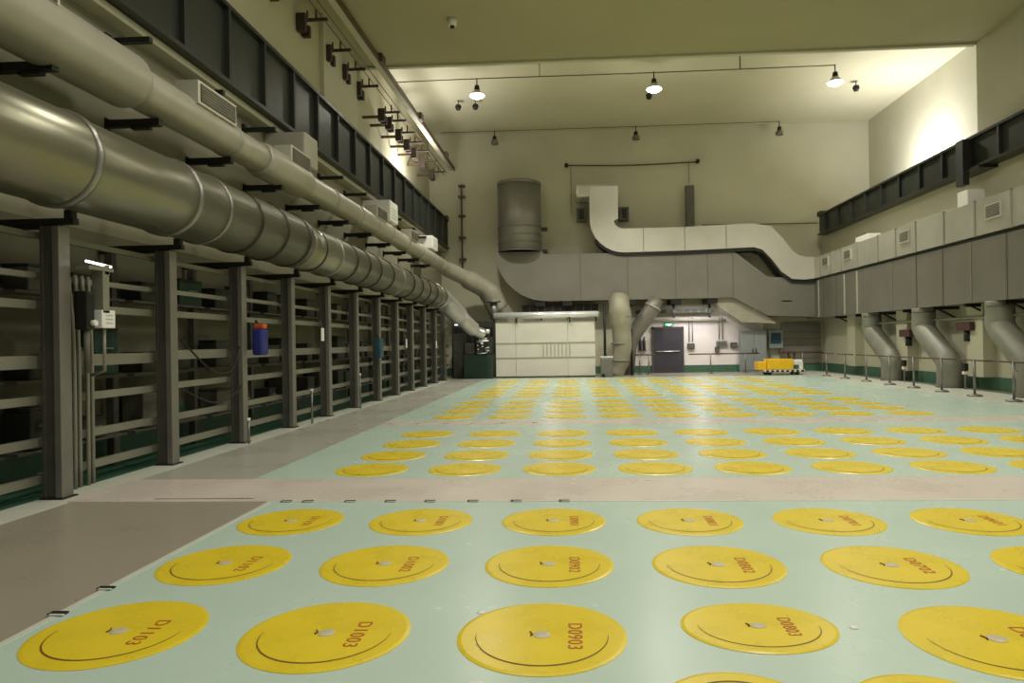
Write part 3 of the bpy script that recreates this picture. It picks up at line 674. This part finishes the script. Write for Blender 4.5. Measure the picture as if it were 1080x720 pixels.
# ------------------------------------------------------------------ far wall equipment
cable('wall_conduit', [(2.7, YF - .2, 1.6), (3.05, YF - .2, 2.2), (3.5, YF - .2, 2.38), (5.0, YF - .2, 2.40), (7.0, YF - .2, 2.36)], .05, M['duct_cream'], 'pale pipe bending over the dark door on the far wall', 'pipe')
for i, (x, z0, z1) in enumerate([(5.35, 1.4, 2.5), (5.5, 1.4, 2.5), (6.7, 1.5, 2.5), (6.85, 1.5, 2.5)]):
    bm = nb(); tube(bm, [(x, YF - .12, z0), (x, YF - .12, z1)], .022, 8)
    tag(obj('riser_conduit', bm, M['rail']), 'thin vertical conduit right of the dark door, %s from the left' % ORD[i], 'conduit', 'conduits right of the far door')
for i, (x, z, w) in enumerate([(5.42, 1.18, .16), (6.8, 1.28, .24), (7.35, 1.2, .14), (6.6, 1.0, .09)]):
    t = thing('switch_box', 'small grey switch box on the white far wall, %s' % ['just right of the door', 'under the second conduit pair', 'beside the grey cabinet', 'the smallest one'][i], 'box', (x, YF - .12, z))
    mk('housing', M['door' if i != 1 else 'cabinet'], t, box, -w, w, -.08, .06, -.1, .14, .01)
    mk('cover', M['mid'], t, box, -w * .8, w * .8, -.095, -.08, -.07, .1, .004)
for i, x in enumerate((3.10, 3.28)):
    t = thing('fire_extinguisher', 'dark fire extinguisher on the far wall left of the door, %s one' % ['left', 'right'][i], 'extinguisher', (x, YF - .2, 1.05), 'extinguishers left of the door')
    mk('cylinder', M['door'], t, lambda bm: tube(bm, [(0, 0, 0), (0, 0, .42), (0, 0, .5), (0, 0, .53)], [.07, .07, .04, .025], 16))
    mk('valve', M['black'], t, box, -.03, .05, -.02, .02, .53, .6)
    mk('shelf', M['mid'], t, box, -.1, .1, -.1, .1, -.05, -.01)
t = thing('grey_cabinet', 'grey green electrical cabinet against the far wall', 'cabinet', (8.15, YF - .6, 0))
mk('carcass', M['cabinet'], t, box, -.58, .55, .0, .45, 0, 1.85, .02)
for a, b in ((-.56, -.01), (.01, .53)):
    d = mk('cabinet_door', M['cabinet'], t, box, a, b, -.025, 0, .08, 1.80, .008)
    mk('handle', M['black'], d, box, (b - .08) if a < 0 else (a + .04), (b - .04) if a < 0 else (a + .08), -.045, -.025, .85, 1.05)
t = thing('wall_panel', 'teal grey instrument panel right of the grey cabinet', 'panel', (9.2, YF - .3, 1.15))
mk('housing', M['cabinet'], t, box, -.32, .32, 0, .2, -.1, .72, .02)
mk('window', M['teal'], t, box, -.22, .22, -.015, 0, .1, .6, .005)
mk('leg', M['steel'], t, box, -.28, -.22, .05, .12, -1.15, -.1); mk('leg', M['steel'], t, box, .22, .28, .05, .12, -1.15, -.1)
# yellow cart
t = thing('yellow_cart', 'yellow equipment cart with striped skirt parked near the far wall', 'cart', (8.55, 28.5, 0.0))
mk('body', M['cart'], t, box, -.62, .42, 0, .7, .22, .66, .05)
mk('side_box', M['cart'], t, box, -.98, -.62, .15, .75, .2, .55, .04)
mk('deck', M['strip'], t, box, -.75, .85, -.05, .75, .12, .22, .02)
mk('skirt_stripe', M['black'], t, lambda bm: [box(bm, -.7 + .2 * q, -.6 + .2 * q, -.065, -.05, .13, .21) for q in range(8)])
mk('seat', M['white'], t, lambda bm: (box(bm, .45, .85, .2, .5, .4, .62, .05), box(bm, .7, .86, .2, .5, .22, .5, .03)))
mk('control_stalk', M['rail_red'], t, lambda bm: (tube(bm, [(.35, .3, .6), (.25, .3, 1.0)], .04, 8), box(bm, -.1, .55, .2, .45, .88, .96, .02), tube(bm, [(.5, .3, .4), (.55, .3, .9)], .04, 8)))
for x, y in ((-.55, 0), (.55, 0), (-.55, .62), (.55, .62)): mk('wheel', M['black'], t, lambda bm: tube(bm, [(x, y, .09), (x, y + .07, .09)], .09, 16))
# long low grey box right of far wall
t = thing('shutter_panel', 'olive ribbed shutter panel on the far wall right of the cart', 'panel', (10.35, YF - .12, .35))
mk('panel', M['duct_grey'], t, box, -.85, .9, 0, .08, 0, 1.85)
mk('rib', M['duct_seam'], t, lambda bm: [box(bm, -.8, .85, -.012, 0, .2 + .3 * q, .24 + .3 * q) for q in range(6)])

# rod with two droppers on the far wall
t = thing('wall_rod', 'thin dark rod with end knobs on the upper far wall', 'rod', (0, YF - .15, 9.6))
mk('rod', M['brown'], t, lambda bm: tube(bm, curve_pts([(-.15, 0, .05), (2.9, 0, -.03), (5.85, 0, .03)], 5), .03, 8))
mk('knob', M['black'], t, lambda bm: (tube(bm, [(-.15, -.1, .05), (-.15, .1, .05)], .09, 12), tube(bm, [(5.85, -.1, .05), (5.85, .1, .05)], .09, 12)))
mk('dropper', M['rail'], t, lambda bm: (tube(bm, [(.05, 0, 0), (.05, 0, -2.3)], .015, 6), tube(bm, [(5.45, 0, 0), (5.45, 0, -.9)], .02, 6)))
bm = nb(); box(bm, 5.28, 5.66, YF - .25, YF - .05, 6.55, 8.55, .02)
tag(obj('louvre_slot', bm, M['mid']), 'tall narrow dark louvre box on the far wall above the white duct', 'louvre')
cable('wall_cable', [(6.0, YF - .1, 6.75), (9.0, YF - .1, 6.72), (11.2, YF - .1, 6.70)], .02, M['brown'], 'thin dark cable running to the right girder end on the far wall')

# ------------------------------------------------------------------ pendant lamps
def pendant(x, y, z, lit, label, group):
    t = thing('pendant_lamp', label, 'lamp', (x, y, z), group)
    mk('stem', M['black'], t, lambda bm: tube(bm, [(0, 0, .32), (0, 0, .62)], .02, 8))
    mk('ballast', M['black'], t, lambda bm: tube(bm, [(0, 0, .2), (0, 0, .36)], [.10, .08], 12))
    mk('shade', M['duct_white' if lit else 'fitting'], t, lambda bm: tube(bm, [(0, 0, .20), (0, 0, .13), (0, 0, .0)], [.09, .17, .26 if lit else .16], 24, caps=False))
    mk('glass', M['lamp'] if lit else M['panel'], t, lambda bm: tube(bm, [(0, 0, -.10 if lit else -.02), (0, 0, -.02), (0, 0, .02)], [.10, .25 if lit else .12, .25 if lit else .12], 24))
for i, x in enumerate((-3.21, 2.96, 9.09)):
    pendant(x, 24, 10.18, True, 'lit white pendant lamp under the high bay, %s of three' % ['left', 'middle', 'right'][i], 'lit pendant lamps')
for i, x in enumerate((-3.4, 3.0, 9.35)):
    pendant(x, 31.2, 10.55, False, 'unlit small pendant lamp near the far wall, %s of three' % ['left', 'middle', 'right'][i], 'unlit pendant lamps')
cable('lamp_wire', [(-6.4, 24, 10.76), (-3.2, 24, 10.78), (2.96, 24, 10.76), (9.1, 24, 10.78)], .018, M['brown'], 'thin dark wire carrying the three lit pendant lamps', 'wire', n=3)
cable('lamp_wire', [(-5.9, 31.2, 11.15), (3.0, 31.2, 11.14), (9.4, 31.2, 11.15)], .016, M['brown'], 'thin wire carrying the three unlit lamps by the far wall', 'wire', n=3)
for i, x in enumerate((-1.0, 5.9)):
    bm = nb(); tube(bm, [(x, 24, 10.76), (x, 24, ZF)], .02, 6)
    tag(obj('wire_hanger', bm, M['black' if i else 'rail']), 'short vertical hanger holding the lamp wire, %s one' % ['left', 'right'][i], 'hanger', 'hangers of the lamp wire')
for i, (x, y, z) in enumerate([(-4.45, 27.5, 11.0), (-3.75, 27.5, 11.0), (3.15, 27.2, 11.06), (11.0, 27.0, 11.02)]):
    t = thing('ceiling_camera', 'small dark round fitting on the high bay ceiling, %s from the left' % ORD[i], 'fitting', (x, y, z), 'dark fittings on the high bay ceiling')
    mk('housing', M['black'], t, lambda bm: tube(bm, [(0, 0, -.1), (0, 0, .02), (0, 0, .1)], [.08, .13, .1], 14))
    mk('stem', M['brown'], t, lambda bm: tube(bm, [(0, 0, .1), (0, 0, ZF - z)], .02, 6))
t = thing('ceiling_camera', 'pale small fitting on the near ceiling above the lamps', 'fitting', (-2.9, 17.2, ZC - .12))
mk('housing', M['white'], t, lambda bm: tube(bm, [(0, 0, -.06), (0, 0, .12)], [.10, .13], 14))
mk('lens', M['black'], t, lambda bm: tube(bm, [(0, 0, -.1), (0, 0, -.06)], .06, 12))
for i, (x, y, z) in enumerate([(13.45, 22.2, 8.6)]):
    t = thing('wall_fitting', 'tiny dark fitting on the lit right wall of the high bay', 'fitting', (x, y, z))
    mk('housing', M['black'], t, box, -.08, .1, -.09, .09, -.09, .09, .02)
    mk('lens', M['fitting'], t, box, -.1, -.08, -.05, .05, -.05, .05)

# ------------------------------------------------------------------ lights
def area(loc, size, e, col, rot=(0, 0, 0), sy=None, spread=None):
    l = bpy.data.lights.new('area', 'AREA'); l.energy = e; l.color = col; l.size = size
    if sy: l.shape = 'RECTANGLE'; l.size_y = sy
    if spread: l.spread = spread
    o = bpy.data.objects.new('area_light', l); o.location = loc; o.rotation_euler = rot; C.objects.link(o); return o
def spot(loc, target, e, ang, col, blend=.6, r=.15):
    l = bpy.data.lights.new('spot', 'SPOT'); l.energy = e; l.color = col; l.spot_size = ang; l.spot_blend = blend; l.shadow_soft_size = r
    o = bpy.data.objects.new('spot_light', l); o.location = loc; C.objects.link(o)
    o.rotation_euler = (Vector(target) - Vector(loc)).to_track_quat('-Z', 'Y').to_euler(); return o
def point(loc, e, col, r=.2):
    l = bpy.data.lights.new('point', 'POINT'); l.energy = e; l.color = col; l.shadow_soft_size = r
    o = bpy.data.objects.new('point_light', l); o.location = loc; C.objects.link(o); return o
warm = (1.0, .955, .84)
for x in (-1.5, 3.0, 7.5):
    for y in (3.0, 9.5):
        area((x, y, 9.3), 1.2, 190 if x > 0 else 150, warm)
for x in (-3.21, 2.96, 9.09):
    spot((x, 24, 10.0), (x, 24.0, 0), 1500, 2.4, warm, .5, .25)
    point((x, 24, 9.9), 60, warm, .25)
area((3.5, 17.5, 9.3), 2.5, 150, warm, sy=8)
# wall washers behind the girders
a1 = area((12.1, 26.3, 7.0), .8, 420, (1, .98, 1), sy=1.6); a1.rotation_euler = (Vector((13.55, 26.3, 8.9)) - Vector((12.1, 26.3, 7.0))).to_track_quat('-Z', 'Y').to_euler()
a2 = area((-5.6, 26.0, 7.5), .3, 260, (1, .98, 1), sy=1.6); a2.rotation_euler = (Vector((-6.6, 26, 8.9)) - Vector((-5.6, 26, 7.5))).to_track_quat('-Z', 'Y').to_euler()
# unseen fill lights added to brighten the far working area and right aisle
for x in (-1.0, 5.5): area((x, 30.3, 3.1), .6, 26, (1, .95, .97), sy=.2)
area((10.3, 20, 2.25), .25, 10, (1, .96, .8), sy=8, rot=(0, 0.5, 0))
area((6.2, 31.2, 2.85), 3.5, 30, (1, .95, 1), rot=(.35, 0, 0), sy=.25)

w = bpy.data.worlds.new('World'); bpy.context.scene.world = w; w.use_nodes = True
w.node_tree.nodes['Background'].inputs['Color'].default_value = (.75, .74, .66, 1)
w.node_tree.nodes['Background'].inputs['Strength'].default_value = .35

# ------------------------------------------------------------------ camera
f, px, yaw, pit, roll = 724.86, 562, .0575, .0009, .0157
F = Vector((-sin(yaw) * cos(pit), cos(yaw) * cos(pit), sin(pit)))
U0 = Vector((sin(yaw) * sin(pit), -cos(yaw) * sin(pit), cos(pit)))
R0 = Vector((cos(yaw), sin(yaw), 0))
Rr = R0 * cos(roll) - U0 * sin(roll); Uu = R0 * sin(roll) + U0 * cos(roll)
cd = bpy.data.cameras.new('Camera'); cam = bpy.data.objects.new('Camera', cd); C.objects.link(cam)
cd.lens = f * 36 / 1080; cd.sensor_width = 36; cd.shift_x = (540 - px) / 1080
m = Matrix((Rr, Uu, -F)).transposed().to_4x4(); m.translation = Vector((0, 0, 1.5))
cam.matrix_world = m; cd.clip_end = 200
bpy.context.scene.camera = cam
vs = bpy.context.scene.view_settings
vs.view_transform = 'Standard'; vs.look = 'None'; vs.exposure = 0.0
